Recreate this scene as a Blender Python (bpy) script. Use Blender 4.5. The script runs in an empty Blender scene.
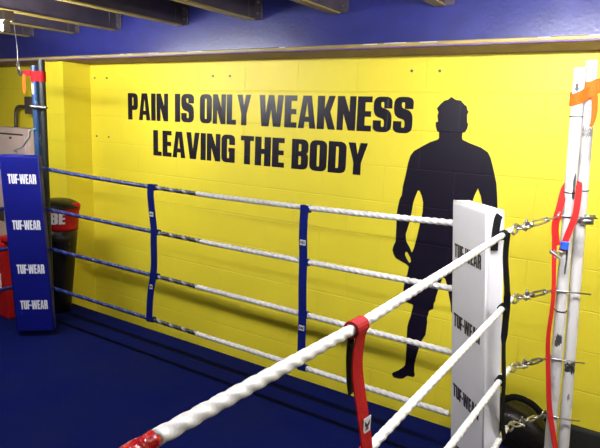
import bpy, bmesh, math, random
from mathutils import Vector, Matrix
from mathutils.geometry import tessellate_polygon

random.seed(4)
C = bpy.context.scene.collection
SC = bpy.context.scene
V = Vector

# ---------------------------------------------------------------- camera, world, exposure
cd = bpy.data.cameras.new('camera')
cam = bpy.data.objects.new('camera', cd)
C.objects.link(cam)
cd.sensor_fit = 'HORIZONTAL'
cd.sensor_width = 36.0
cd.lens = 568.93 / 600 * 36
cd.clip_start = 0.02
_r = V((0.83594494, 0.54735732, 0.0399503))
_u = V((-0.13181173, 0.12957792, 0.98276916))
_f = V((-0.53274922, 0.82680683, -0.18046812))
_m = Matrix((_r, _u, -_f)).transposed().to_4x4()
_m.translation = V((0.0, -3.27312478, 0.48999597))
cam.matrix_world = _m
SC.camera = cam

w = bpy.data.worlds.new('world')
SC.world = w
w.use_nodes = True
w.node_tree.nodes['Background'].inputs[0].default_value = (0.75, 0.82, 1.0, 1)
w.node_tree.nodes['Background'].inputs[1].default_value = 0.02

SC.view_settings.view_transform = 'Standard'
SC.view_settings.look = 'None'
SC.view_settings.gamma = 1.0
SC.view_settings.use_curve_mapping = False
SC.view_settings.exposure = 0.0
LAMP = {'corner': 385.0, 'left': 300.0, 'back': 145.0, 'right': 150.0}

# ---------------------------------------------------------------- materials
def mat(name, col, rough=0.5, metal=0.0, noise=0.0, nscale=30.0, bump=0.0, bscale=60.0, coat=0.0,
        col2=None, thr=None, stretch=None, emit=None, spec=None):
    m = bpy.data.materials.new(name)
    m.use_nodes = True
    nt = m.node_tree
    b = nt.nodes['Principled BSDF']
    b.inputs['Base Color'].default_value = (*col, 1)
    b.inputs['Roughness'].default_value = rough
    b.inputs['Metallic'].default_value = metal
    b.inputs['Coat Weight'].default_value = coat
    if spec is not None:
        b.inputs['Specular IOR Level'].default_value = spec
    if emit:
        b.inputs['Emission Color'].default_value = (*emit[0], 1)
        b.inputs['Emission Strength'].default_value = emit[1]
    tc = nt.nodes.new('ShaderNodeTexCoord')
    mp = nt.nodes.new('ShaderNodeMapping')
    nt.links.new(tc.outputs['Object'], mp.inputs['Vector'])
    if stretch:
        mp.inputs['Scale'].default_value = stretch
    if noise > 0 or col2:
        n = nt.nodes.new('ShaderNodeTexNoise')
        n.inputs['Scale'].default_value = nscale
        n.inputs['Detail'].default_value = 4
        nt.links.new(mp.outputs[0], n.inputs['Vector'])
        cr = nt.nodes.new('ShaderNodeValToRGB')
        if thr:
            cr.color_ramp.elements[0].position, cr.color_ramp.elements[1].position = thr
        else:
            cr.color_ramp.elements[0].position, cr.color_ramp.elements[1].position = 0.3, 0.7
        c2 = col2 if col2 else tuple(c * (1 - noise) for c in col)
        cr.color_ramp.elements[0].color = (*col, 1)
        cr.color_ramp.elements[1].color = (*c2, 1)
        nt.links.new(n.outputs['Fac'], cr.inputs[0])
        nt.links.new(cr.outputs[0], b.inputs['Base Color'])
    if bump > 0:
        n2 = nt.nodes.new('ShaderNodeTexNoise')
        n2.inputs['Scale'].default_value = bscale
        n2.inputs['Detail'].default_value = 3
        nt.links.new(tc.outputs['Object'], n2.inputs['Vector'])
        bp = nt.nodes.new('ShaderNodeBump')
        bp.inputs['Strength'].default_value = bump
        bp.inputs['Distance'].default_value = 0.01
        nt.links.new(n2.outputs['Fac'], bp.inputs['Height'])
        nt.links.new(bp.outputs[0], b.inputs['Normal'])
    return m

def block_mat(name, col, rough, mortar=0.96, spec=0.5, side=False):
    """painted concrete blocks: 0.45 x 0.225 m courses showing through the paint"""
    m = bpy.data.materials.new(name)
    m.use_nodes = True
    nt = m.node_tree
    b = nt.nodes['Principled BSDF']
    b.inputs['Roughness'].default_value = rough
    b.inputs['Specular IOR Level'].default_value = spec
    tc = nt.nodes.new('ShaderNodeTexCoord')
    sx = nt.nodes.new('ShaderNodeSeparateXYZ')
    nt.links.new(tc.outputs['Object'], sx.inputs[0])
    ax = nt.nodes.new('ShaderNodeMath'); ax.operation = 'ADD'; ax.inputs[1].default_value = 9.375
    az = nt.nodes.new('ShaderNodeMath'); az.operation = 'ADD'; az.inputs[1].default_value = 4.5
    nt.links.new(sx.outputs['Y' if side else 'X'], ax.inputs[0])
    nt.links.new(sx.outputs['Z'], az.inputs[0])
    cx = nt.nodes.new('ShaderNodeCombineXYZ')
    nt.links.new(ax.outputs[0], cx.inputs['X'])
    nt.links.new(az.outputs[0], cx.inputs['Y'])
    br = nt.nodes.new('ShaderNodeTexBrick')
    br.offset = 0.5
    br.inputs['Scale'].default_value = 1.0
    br.inputs['Brick Width'].default_value = 0.45
    br.inputs['Row Height'].default_value = 0.225
    br.inputs['Mortar Size'].default_value = 0.005
    br.inputs['Mortar Smooth'].default_value = 0.6
    br.inputs['Bias'].default_value = 0.0
    br.inputs['Color1'].default_value = (*col, 1)
    br.inputs['Color2'].default_value = (*[c * 0.985 for c in col], 1)
    br.inputs['Mortar'].default_value = (*[c * mortar for c in col], 1)
    nt.links.new(cx.outputs[0], br.inputs['Vector'])
    nz = nt.nodes.new('ShaderNodeTexNoise')
    nz.inputs['Scale'].default_value = 3.0
    nz.inputs['Detail'].default_value = 6
    nt.links.new(tc.outputs['Object'], nz.inputs['Vector'])
    mx = nt.nodes.new('ShaderNodeMixRGB'); mx.blend_type = 'MULTIPLY'; mx.inputs[0].default_value = 0.12
    nt.links.new(br.outputs['Color'], mx.inputs[1])
    nt.links.new(nz.outputs['Fac'], mx.inputs[2])
    nt.links.new(mx.outputs[0], b.inputs['Base Color'])
    fn = nt.nodes.new('ShaderNodeTexNoise')
    fn.inputs['Scale'].default_value = 120.0
    nt.links.new(tc.outputs['Object'], fn.inputs['Vector'])
    mul = nt.nodes.new('ShaderNodeMath'); mul.operation = 'MULTIPLY_ADD'
    mul.inputs[1].default_value = -1.0
    nt.links.new(br.outputs['Fac'], mul.inputs[0])
    f2 = nt.nodes.new('ShaderNodeMath'); f2.operation = 'MULTIPLY'; f2.inputs[1].default_value = 0.35
    nt.links.new(fn.outputs['Fac'], f2.inputs[0])
    nt.links.new(f2.outputs[0], mul.inputs[2])
    bp = nt.nodes.new('ShaderNodeBump')
    bp.inputs['Strength'].default_value = 0.42
    bp.inputs['Distance'].default_value = 0.006
    nt.links.new(mul.outputs[0], bp.inputs['Height'])
    nt.links.new(bp.outputs[0], b.inputs['Normal'])
    return m

YEL = (0.83, 0.70, 0.035)
M = {
    'wall': block_mat('yellow_block_paint', YEL, 0.5),
    'wall_side': block_mat('yellow_block_paint_side', YEL, 0.5, side=True),
    'mural': block_mat('black_mural_paint', (0.007, 0.0045, 0.014), 0.33, mortar=1.3, spec=0.32),
    'room_wall': mat('pale_room_paint', (0.42, 0.38, 0.25), 0.7, noise=0.15, nscale=4),
    'floor': mat('dark_floor', (0.03, 0.03, 0.035), 0.6, noise=0.3),
    'deck': mat('dark_ceiling_boards', (0.030, 0.022, 0.022), 0.75, noise=0.4, nscale=6, stretch=(1, 12, 1)),
    'girder': mat('glossy_blue_girder_paint', (0.020, 0.024, 0.17), 0.30, spec=0.7, noise=0.25, nscale=9, bump=0.12, bscale=45),
    'girder_under': mat('bounce_tinted_underside', (0.145, 0.062, 0.36), 0.6, noise=0.2),  # purple put into the colour to counter yellow bounce off the wall
    'flange': mat('yellow_steel_paint', (0.34, 0.25, 0.05), 0.45, col2=(0.24, 0.19, 0.075), noise=0.2, nscale=7),
    'joist': mat('dark_blue_joist_paint', (0.075, 0.060, 0.080), 0.42, noise=0.3, nscale=8, bump=0.1),
    'chip': mat('white_chipped_paint', (0.7, 0.7, 0.72), 0.5),
    'canvas': mat('navy_ring_canvas', (0.0022, 0.0052, 0.064), 0.85, col2=(0.0045, 0.0075, 0.058), nscale=3.2, bump=0.25, bscale=14, spec=0.03),
    'seam': mat('dark_seam', (0.002, 0.003, 0.018), 0.9, spec=0.1),
    'skirt': mat('navy_skirt', (0.006, 0.009, 0.07), 0.8),
    'blue_vinyl': mat('blue_vinyl', (0.0025, 0.0055, 0.17), 0.48, noise=0.15, nscale=5, bump=0.15, bscale=9, spec=0.22),
    'white_vinyl': mat('white_vinyl', (0.66, 0.65, 0.67), 0.45, noise=0.06, nscale=5, bump=0.2, bscale=8),
    'white_vinyl_side': mat('cream_vinyl', (0.63, 0.60, 0.54), 0.5, noise=0.1, nscale=6, bump=0.2, bscale=9),
    'white_print': mat('white_print', (0.72, 0.72, 0.78), 0.5),
    'black_print': mat('black_print', (0.012, 0.012, 0.016), 0.5),
    'red_vinyl': mat('red_vinyl', (0.40, 0.006, 0.010), 0.5, noise=0.15, spec=0.2),
    'black_vinyl': mat('black_vinyl', (0.010, 0.008, 0.009), 0.32, noise=0.3, nscale=12, bump=0.3, bscale=40, spec=0.25),
    'black_web': mat('black_webbing', (0.006, 0.006, 0.007), 0.85, bump=0.3, bscale=200, spec=0.1),
    'blue_web': mat('blue_webbing', (0.003, 0.010, 0.14), 0.8, spec=0.1, bump=0.3, bscale=220, noise=0.2),
    'red_web': mat('red_webbing', (0.33, 0.006, 0.009), 0.62, spec=0.1, bump=0.25, bscale=220, noise=0.15),
    'orange_web': mat('orange_webbing', (0.68, 0.10, 0.010), 0.7, spec=0.1, bump=0.2, bscale=150, noise=0.15),
    'pink_web': mat('red_ratchet_webbing', (0.52, 0.022, 0.020), 0.7, spec=0.1, bump=0.2, bscale=150, noise=0.15),
    'white_rope': mat('white_rope_wrap', (0.64, 0.63, 0.61), 0.42, noise=0.16, nscale=18, bump=0.15, bscale=70),
    'blue_rope': mat('blue_rope_wrap', (0.004, 0.012, 0.12), 0.4, noise=0.2),
    'fleck_rope': mat('dark_flecked_rope', (0.010, 0.012, 0.035), 0.42, noise=0.2),
    'blue_highlight': mat('pale_blue_highlight_strand', (0.035, 0.065, 0.19), 0.45),  # paler strand colours stand in for highlights along the rope twist
    'grey_highlight': mat('grey_highlight_strand', (0.24, 0.26, 0.30), 0.45),
    'red_tape': mat('red_tape', (0.36, 0.006, 0.010), 0.25, noise=0.3, bump=0.5, bscale=70),
    'white_steel': mat('white_painted_tube', (0.56, 0.545, 0.54), 0.45, col2=(0.28, 0.27, 0.27), nscale=7, thr=(0.58, 0.72), stretch=(1.5, 1.5, 0.9)),
    'grey_scuff': mat('bare_scuff', (0.22, 0.21, 0.20), 0.5, noise=0.5, nscale=60),
    'dark_scuff': mat('dark_scuff', (0.05, 0.05, 0.055), 0.6, noise=0.5, nscale=60),
    'blue_steel': mat('blue_painted_tube', (0.006, 0.040, 0.12), 0.45, col2=(0.30, 0.36, 0.40), nscale=9, thr=(0.60, 0.70), stretch=(1, 1, 0.8)),
    'black_steel': mat('black_painted_tube', (0.005, 0.007, 0.008), 0.5, noise=0.3),
    'steel': mat('galvanised_steel', (0.55, 0.55, 0.56), 0.3, metal=1.0, noise=0.25, nscale=40),
    'dark_steel': mat('dark_steel', (0.16, 0.15, 0.14), 0.42, metal=0.8, noise=0.3, nscale=40),
    'blue_plastic': mat('blue_plastic', (0.02, 0.09, 0.55), 0.35),
    'beige': mat('beige_enamel', (0.78, 0.61, 0.54), 0.45, noise=0.12, nscale=4),
    'beige_dark': mat('dark_groove', (0.06, 0.045, 0.04), 0.7),
    'lamp_body': mat('lamp_housing', (0.30, 0.24, 0.20), 0.5),
    'tag': mat('white_tag', (0.62, 0.62, 0.64), 0.6),
    'cable': mat('pale_blue_cable', (0.18, 0.36, 0.50), 0.5),
    'slab': mat('black_slab', (0.012, 0.012, 0.012), 0.8),
}
def tube_mat(key):
    return mat('fluorescent_tube_' + key, (0.9, 0.9, 0.9), 0.4, emit=((0.97, 0.96, 1.0), LAMP[key]))

# ---------------------------------------------------------------- mesh helpers
def obj(name, bm, material, parent=None, smooth=False):
    me = bpy.data.meshes.new(name)
    bmesh.ops.recalc_face_normals(bm, faces=bm.faces[:])
    bm.to_mesh(me)
    bm.free()
    if smooth:
        for p in me.polygons:
            p.use_smooth = True
    me.materials.append(M[material] if isinstance(material, str) else material)
    o = bpy.data.objects.new(name, me)
    C.objects.link(o)
    if parent is not None:
        o.parent = parent
        o.matrix_parent_inverse = Matrix.Translation(-parent.location) if parent.parent is None else Matrix()
        if parent.type != 'EMPTY' and parent.parent is None:
            o.matrix_parent_inverse = Matrix()
    return o

def tag(o, label, cat, group=None):
    o['label'] = label
    o['category'] = cat
    if group:
        o['group'] = group
    return o

def thing(name, label, cat, loc, group=None):
    o = bpy.data.objects.new(name, None)
    o.empty_display_size = 0.05
    C.objects.link(o)
    o.location = loc
    return tag(o, label, cat, group)

def struct(name, bm, material):
    o = obj(name, bm, material)
    o['kind'] = 'structure'
    return o

def box(bm, lo, hi, bevel=0.0, seg=2):
    vs = [bm.verts.new((x, y, z)) for x in (lo[0], hi[0]) for y in (lo[1], hi[1]) for z in (lo[2], hi[2])]
    fs = []
    for q in ((0, 1, 3, 2), (4, 6, 7, 5), (0, 4, 5, 1), (2, 3, 7, 6), (0, 2, 6, 4), (1, 5, 7, 3)):
        fs.append(bm.faces.new([vs[i] for i in q]))
    if bevel > 0:
        es = list({e for f in fs for e in f.edges})
        bmesh.ops.bevel(bm, geom=es, offset=bevel, segments=seg, profile=0.5, affect='EDGES')
    return bm

def BOX(lo, hi, bevel=0.0, seg=2):
    return box(bmesh.new(), lo, hi, bevel, seg)

def frames(pts):
    pts = [V(p) for p in pts]
    out = []
    n = None
    for i, p in enumerate(pts):
        a = pts[max(i - 1, 0)]
        b = pts[min(i + 1, len(pts) - 1)]
        t = (b - a).normalized()
        if n is None:
            n = t.cross(V((0, 0, 1)))
            if n.length < 1e-3:
                n = t.cross(V((1, 0, 0)))
            n.normalize()
        else:
            n = (n - t * n.dot(t))
            n.normalize()
        out.append((p, t, n, t.cross(n)))
    return out

def tube(bm, pts, r, seg=10, closed=False):
    rr = r if isinstance(r, (list, tuple)) else [r] * len(pts)
    if closed:
        pts = list(pts)
    rings = []
    for (p, t, n, b), q in zip(frames(pts), rr):
        rings.append([bm.verts.new(p + (n * math.cos(a) + b * math.sin(a)) * q)
                      for a in [2 * math.pi * k / seg for k in range(seg)]])
    m = len(rings)
    for i in range(m if closed else m - 1):
        A, B = rings[i], rings[(i + 1) % m]
        for k in range(seg):
            bm.faces.new((A[k], A[(k + 1) % seg], B[(k + 1) % seg], B[k]))
    if not closed:
        bm.faces.new(list(reversed(rings[0])))
        bm.faces.new(rings[-1])
    return bm

def TUBE(pts, r, seg=10):
    return tube(bmesh.new(), pts, r, seg)

def ring_bm(bm, c, ax1, ax2, R, r, R2=None, n=20, seg=8):
    c, ax1, ax2 = V(c), V(ax1).normalized(), V(ax2).normalized()
    R2 = R2 or R
    pts = [c + ax1 * math.cos(2 * math.pi * k / n) * R + ax2 * math.sin(2 * math.pi * k / n) * R2 for k in range(n)]
    nrm = ax1.cross(ax2)
    rings = []
    for k, p in enumerate(pts):
        t = (pts[(k + 1) % n] - pts[k - 1]).normalized()
        o = t.cross(nrm).normalized()
        rings.append([bm.verts.new(p + (o * math.cos(a) + nrm * math.sin(a)) * r) for a in [2 * math.pi * j / seg for j in range(seg)]])
    for i in range(n):
        A, B = rings[i], rings[(i + 1) % n]
        for k in range(seg):
            bm.faces.new((A[k], A[(k + 1) % seg], B[(k + 1) % seg], B[k]))
    return bm

def smooth_path(pts, n=6):
    """Catmull-Rom through the points"""
    P = [V(p) for p in pts]
    P = [P[0] * 2 - P[1]] + P + [P[-1] * 2 - P[-2]]
    out = []
    for i in range(1, len(P) - 2):
        for k in range(n):
            t = k / n
            a, b, c, d = P[i - 1], P[i], P[i + 1], P[i + 2]
            out.append(0.5 * ((2 * b) + (c - a) * t + (2 * a - 5 * b + 4 * c - d) * t * t + (3 * b - a - 3 * c + d) * t ** 3))
    out.append(P[-2])
    return out

def ribbon(bm, pts, wdir, width, thick=0.003):
    """flat webbing along a path; wdir is one vector or one per point"""
    pts = [V(p) for p in pts]
    wd = wdir if isinstance(wdir, list) else [wdir] * len(pts)
    rings = []
    for i, p in enumerate(pts):
        t = (pts[min(i + 1, len(pts) - 1)] - pts[max(i - 1, 0)]).normalized()
        wv = V(wd[i])
        wv = (wv - t * wv.dot(t)).normalized()
        n = t.cross(wv)
        ww = width[i] if isinstance(width, list) else width
        rings.append([bm.verts.new(p + wv * sx * ww / 2 + n * sn * thick / 2) for sx, sn in ((-1, -1), (1, -1), (1, 1), (-1, 1))])
    for A, B in zip(rings, rings[1:]):
        for k in range(4):
            bm.faces.new((A[k], A[(k + 1) % 4], B[(k + 1) % 4], B[k]))
    bm.faces.new(list(reversed(rings[0])))
    bm.faces.new(rings[-1])
    return bm

def twist(bm, p0, p1, R=0.0165, pitch=0.108, lobes=3, depth=0.36, step=0.0068, seg=18, phase=0.0, sag=0.0, L0=0.0, ltot=None, highlight=False):
    """three-strand twisted rope"""
    p0, p1 = V(p0), V(p1)
    L = (p1 - p0).length
    t = (p1 - p0).normalized()
    n = t.cross(V((0, 0, 1))).normalized()
    b = n.cross(t)
    N = max(4, int(L / step))
    rings = []
    lt = ltot or L
    for i in range(N + 1):
        s = L * i / N
        u = (L0 + s) / lt
        p = p0 + t * s - V((0, 0, 1)) * sag * 4 * u * (1 - u)
        ring = []
        for k in range(seg):
            a = 2 * math.pi * k / seg
            ph = (a + 2 * math.pi * (s + L0) / pitch + phase) * lobes / 2
            rad = R * (1 - depth + depth * abs(math.cos(ph)) ** 0.55)
            ring.append(bm.verts.new(p + (n * math.cos(a) + b * math.sin(a)) * rad))
        rings.append(ring)
    for i, (A, B) in enumerate(zip(rings, rings[1:])):
        s = L * (i + 0.5) / N
        for k in range(seg):
            f = bm.faces.new((A[k], A[(k + 1) % seg], B[(k + 1) % seg], B[k]))
            if highlight:  # one strand painted paler, as a highlight on the twist
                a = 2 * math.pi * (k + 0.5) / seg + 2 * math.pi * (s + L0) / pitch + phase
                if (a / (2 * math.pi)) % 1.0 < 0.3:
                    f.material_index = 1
    bm.faces.new(list(reversed(rings[0])))
    bm.faces.new(rings[-1])
    return bm

# ---------------------------------------------------------------- heavy condensed lettering
def rc(pts, n=7):
    """round the corners of a polygon: points are (x, y) or (x, y, r)"""
    out = []
    m = len(pts)
    for i, p in enumerate(pts):
        if len(p) == 2:
            out.append((p[0], p[1]))
            continue
        P = V((p[0], p[1]))
        A = V(pts[i - 1][:2])
        B = V(pts[(i + 1) % m][:2])
        r = p[2]
        a = P + (A - P).normalized() * min(r, (A - P).length * 0.5)
        b = P + (B - P).normalized() * min(r, (B - P).length * 0.5)
        for k in range(n + 1):
            t = k / n
            q = a * (1 - t) ** 2 + P * 2 * t * (1 - t) + b * t * t
            out.append((q.x, q.y))
    return out

def glyph(ch):
    s = 0.228
    R, q = 0.21, 0.05
    if ch == 'P':
        w = 0.52
        return w, [rc([(0, 0), (s, 0), (s, .37), (w, .37, R), (w, 1, R), (0, 1)]), rc([(s, .54), (w - s, .54, q), (w - s, .84, q), (s, .84)])]
    if ch == 'R':
        w = 0.54
        return w, [rc([(0, 0), (s, 0), (s, .41), (w - s, .41, .04), (w - s, 0), (w, 0), (w, .44, .08), (w - .05, .49), (w, .55, .08), (w, 1, R), (0, 1)]),
                   rc([(s, .56), (w - s, .56, q), (w - s, .84, q), (s, .84)])]
    if ch == 'B':
        w = 0.54
        return w, [rc([(0, 0), (w, 0, R), (w, .48, .12), (w - .06, .53), (w, .58, .12), (w, 1, R), (0, 1)]),
                   rc([(s, .16), (w - s, .16, q), (w - s, .44, q), (s, .44)]), rc([(s, .60), (w - s, .60, q), (w - s, .84, q), (s, .84)])]
    if ch == 'D':
        w = 0.54
        return w, [rc([(0, 0), (w, 0, R), (w, 1, R), (0, 1)]), rc([(s, .16), (w - s, .16, q), (w - s, .84, q), (s, .84)])]
    if ch == 'O':
        w = 0.54
        return w, [rc([(0, 0, R), (w, 0, R), (w, 1, R), (0, 1, R)]), rc([(s, .15, q), (w - s, .15, q), (w - s, .85, q), (s, .85, q)])]
    if ch == 'A':
        w = 0.58
        return w, [[(0, 0), (.2, 0), (.215, .2), (.365, .2), (.38, 0), (.58, 0), (.43, 1), (.15, 1)], [(.235, .36), (.345, .36), (.29, .80)]]
    if ch == 'I':
        return 0.22, [[(0, 0), (.22, 0), (.22, 1), (0, 1)]]
    if ch == 'N':
        w = 0.56
        return w, [[(0, 0), (.19, 0), (.19, .48), (.35, 0), (w, 0), (w, 1), (.37, 1), (.37, .54), (.21, 1), (0, 1)]]
    if ch == 'S':
        w = 0.52
        return w, [rc([(0, .33), (0, 0, R), (w, 0, R), (w, .60, .24), (s - .02, .70, .08), (s - .02, .85, q), (w - s, .85, q), (w - s, .67), (w, .67), (w, 1, R), (0, 1, R), (0, .46, .24), (w - s + .02, .36, .08), (w - s + .02, .15, q), (s, .15, q), (s, .33)])]
    if ch == 'L':
        return 0.40, [[(0, 0), (.40, 0), (.40, .17), (s, .17), (s, 1), (0, 1)]]
    if ch == 'E':
        return 0.42, [[(0, 0), (.42, 0), (.42, .17), (s, .17), (s, .42), (.40, .42), (.40, .58), (s, .58), (s, .83), (.42, .83), (.42, 1), (0, 1)]]
    if ch == 'F':
        return 0.40, [[(0, 0), (s, 0), (s, .40), (.38, .40), (.38, .56), (s, .56), (s, .83), (.40, .83), (.40, 1), (0, 1)]]
    if ch == 'Y':
        return 0.56, [[(.17, 0), (.39, 0), (.39, .38), (.56, 1), (.35, 1), (.28, .64), (.21, 1), (0, 1), (.17, .38)]]
    if ch == 'W':
        return 0.86, [[(.09, 0), (.35, 0), (.43, .55), (.51, 0), (.77, 0), (.86, 1), (.66, 1), (.62, .40), (.53, 1), (.33, 1), (.24, .40), (.2, 1), (0, 1)]]
    if ch == 'K':
        return 0.58, [[(0, 0), (s, 0), (s, .40), (.36, 0), (.58, 0), (.41, .53), (.56, 1), (.36, 1), (s, .60), (s, 1), (0, 1)]]
    if ch == 'V':
        return 0.58, [[(.16, 0), (.42, 0), (.58, 1), (.37, 1), (.29, .36), (.21, 1), (0, 1)]]
    if ch == 'T':
        return 0.48, [[(.13, 0), (.35, 0), (.35, .83), (.48, .83), (.48, 1), (0, 1), (0, .83), (.13, .83)]]
    if ch == 'H':
        w = 0.56
        return w, [[(0, 0), (s, 0), (s, .41), (w - s, .41), (w - s, 0), (w, 0), (w, 1), (w - s, 1), (w - s, .59), (s, .59), (s, 1), (0, 1)]]
    if ch == 'U':
        w = 0.54
        return w, [rc([(0, 1), (0, 0, R), (w, 0, R), (w, 1), (w - s, 1), (w - s, .15, q), (s, .15, q), (s, 1)])]
    if ch == 'G':
        w = 0.54
        return w, [rc([(w, .64), (w, 1, R), (0, 1, R), (0, 0, R), (w, 0, .05), (w, .53), (w * .52, .53), (w * .52, .39), (w - s, .39), (w - s, .15, q), (s, .15, q), (s, .85, q), (w - s, .85, q), (w - s, .64)])]
    if ch == '-':
        return 0.2, [[(0, .36), (.2, .36), (.2, .53), (0, .53)]]
    return 0.3, []

def poly_solid(bm, loops, T, thick):
    """flat shape with holes: T maps (x, y, depth) to a point"""
    vec = [[V((a, b, 0)) for a, b in l] for l in loops]
    flat = [p for l in vec for p in l]
    tris = tessellate_polygon(vec)
    top = [bm.verts.new(T(p.x, p.y, thick)) for p in flat]
    bot = [bm.verts.new(T(p.x, p.y, 0.0)) for p in flat]
    for t in tris:
        try:
            bm.faces.new([top[i] for i in t])
        except ValueError:
            pass
    k = 0
    for l in vec:
        n = len(l)
        for i in range(n):
            a, b = k + i, k + (i + 1) % n
            try:
                bm.faces.new((bot[a], bot[b], top[b], top[a]))
            except ValueError:
                pass
        k += n

def text_bm(text, T, x0, x1, z0, h, thick=0.0008, gap=0.045, weight=1.0):
    """lettering between x0 and x1, cap height h, on the surface map T(x, y, depth)"""
    bm = bmesh.new()
    gl = [glyph(c) for c in text]
    tot = sum(g[0] for g in gl) + gap * (len(gl) - 1)
    k = (x1 - x0) / tot
    x = 0.0
    for wd, loops in gl:
        if loops:
            poly_solid(bm, [[((x + a) * k + x0, b * h + z0) for a, b in l] for l in loops], T, thick)
        x += wd + gap
    return bm

# ---------------------------------------------------------------- room shell
FZ = -1.65        # room floor
CZ = -1.17        # ring canvas
TOP = 1.36        # ceiling boards
XL, XR, YF = -7.0, 2.6, -6.4
struct('floor', BOX((XL - .2, YF - .2, FZ - .1), (XR + .2, .2, FZ)), 'floor')
struct('ceiling', BOX((XL - .2, YF - .2, TOP), (XR + .2, .2, TOP + .1)), 'deck')
struct('wall_back', BOX((XL - .2, 0, FZ), (XR + .2, .2, TOP)), 'wall')
struct('wall_left', BOX((XL - .2, YF, FZ), (XL, 0, TOP)), 'wall_side')
struct('wall_right', BOX((XR, YF, FZ), (XR + .2, 0, TOP)), 'room_wall')
struct('wall_front', BOX((XL, YF - .2, FZ), (XR, YF, TOP)), 'room_wall')
struct('trim_1', BOX((-4.68, -0.268, FZ), (-4.349, 0.0, 0.8875)), 'wall')   # block pilaster under the girder

# steel girder over the wall and joists running from it across the room
g = thing('steel_girder', 'long glossy blue steel girder with yellow lower edge above the yellow wall', 'girder', (-2.2, -0.19, 0.888))
obj('web', BOX((XL, -0.20, 0.912), (XR, -0.188, TOP)), 'girder', g)
obj('flange', BOX((XL, -0.372, 0.8925), (XR, -0.001, 0.912), 0.003, 1), 'flange', g)
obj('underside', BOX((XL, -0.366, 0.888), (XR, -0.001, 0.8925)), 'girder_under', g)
for k in range(16):
    a = random.uniform(-4.2, 0.3)
    d = random.uniform(0.03, 0.16)
    zz = random.uniform(0.9065, 0.9088)
    obj('paint_chip', BOX((a, -0.3735, zz), (a + d, -0.3716, zz + 0.0026)), 'chip', g)

names = ['first', 'second', 'third', 'fourth', 'fifth', 'sixth', 'seventh', 'eighth', 'ninth']
JX = [-4.905, -4.266, -3.755, -3.05, -2.401, -1.772, -1.136, -0.552]
for i, x in enumerate(JX + [0.09, 0.73, 1.37]):
    if i < 8:
        lab = 'dark ceiling joist with yellow lower flange, %s from the left in the photo' % names[i]
    else:
        lab = 'dark ceiling joist with yellow lower flange, beyond the right edge of the photo'
    j = thing('ceiling_joist', lab, 'joist', (x, -0.2, 1.11), 'joists running out from the blue girder')
    b = bmesh.new()
    box(b, (x - 0.005, YF, 1.118), (x + 0.005, -0.2005, TOP - 0.001))
    obj('web', b, 'joist', j)
    obj('flange', BOX((x - 0.032, YF, 1.108), (x + 0.032, -0.225, 1.118), 0.002, 1), 'flange', j)
    b = bmesh.new()
    box(b, (x + 0.005, -0.209, 1.115), (x + 0.07, -0.2005, 1.26), 0.002, 1)
    box(b, (x + 0.005, -0.27, 1.115), (x + 0.012, -0.2005, 1.26), 0.001, 1)
    cl = obj('cleat', b, 'joist', j)
    for zz in (1.15, 1.22):
        obj('bolt', TUBE([(x + 0.045, -0.2085, zz), (x + 0.045, -0.222, zz)], 0.010, 6), 'steel', cl)

# fluorescent battens hung from the joists
def batten(x0, x1, y, z, key, label):
    t = thing('fluorescent_lamp', label, 'lamp', ((x0 + x1) / 2, y, z), 'fluorescent battens hung from the joists')
    obj('housing', BOX((x0 - 0.04, y - 0.03, z), (x1 + 0.04, y + 0.03, z + 0.05), 0.004, 1), 'lamp_body', t)
    for xx in (x0 - 0.012, x1 + 0.012):
        obj('lamp_holder', BOX((xx - 0.012, y - 0.016, z - 0.055), (xx + 0.012, y + 0.016, z), 0.003, 1), 'lamp_body', t)
    for xx in (x0 + 0.2, x1 - 0.2):
        obj('hanger', TUBE([(xx, y, z + 0.05), (xx, y, TOP)], 0.004, 6), 'dark_steel', t)
    obj('tube', TUBE([(x0, y, z - 0.03), (x1, y, z - 0.03)], 0.016, 10), tube_mat(key), t, smooth=True)
batten(-4.35, -3.05, -1.5, 0.94, 'left', 'bright fluorescent lamp at the top left corner of the photo')
batten(-0.9, 0.4, -1.5, 0.96, 'corner', 'fluorescent lamp above the white corner, out of the photo')
batten(0.75, 2.0, -1.3, 0.97, 'right', 'added unseen fill lamp by the right wall, out of the photo')  # unseen batten added to brighten the girder and wall at right
batten(-2.2, -0.8, -3.3, 0.92, 'back', 'fluorescent lamp over the middle of the ring, out of the photo')

# ---------------------------------------------------------------- mural on the wall
Tw = lambda x, y, d: V((x, -0.0004 - d, y))
def words(label, name, items, z0, h):
    t = thing(name, label, 'lettering', (items[0][1], 0, z0), 'black slogan painted on the yellow wall')
    for txt, a, b in items:
        o = obj('word', text_bm(txt, Tw, a, b, z0, h), 'mural', t)
        o['label'] = 'word ' + txt
words('black painted upper slogan line reading PAIN IS ONLY WEAKNESS', 'wall_lettering',
      [('PAIN', -3.865, -3.394), ('IS', -3.319, -3.117), ('ONLY', -3.055, -2.565), ('WEAKNESS', -2.49, -1.336)], 0.433, 0.216)
words('black painted lower slogan line reading LEAVING THE BODY', 'wall_lettering',
      [('LEAVING', -3.565, -2.705), ('THE', -2.65, -2.262), ('BODY', -2.20, -1.622)], 0.154, 0.205)

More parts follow.
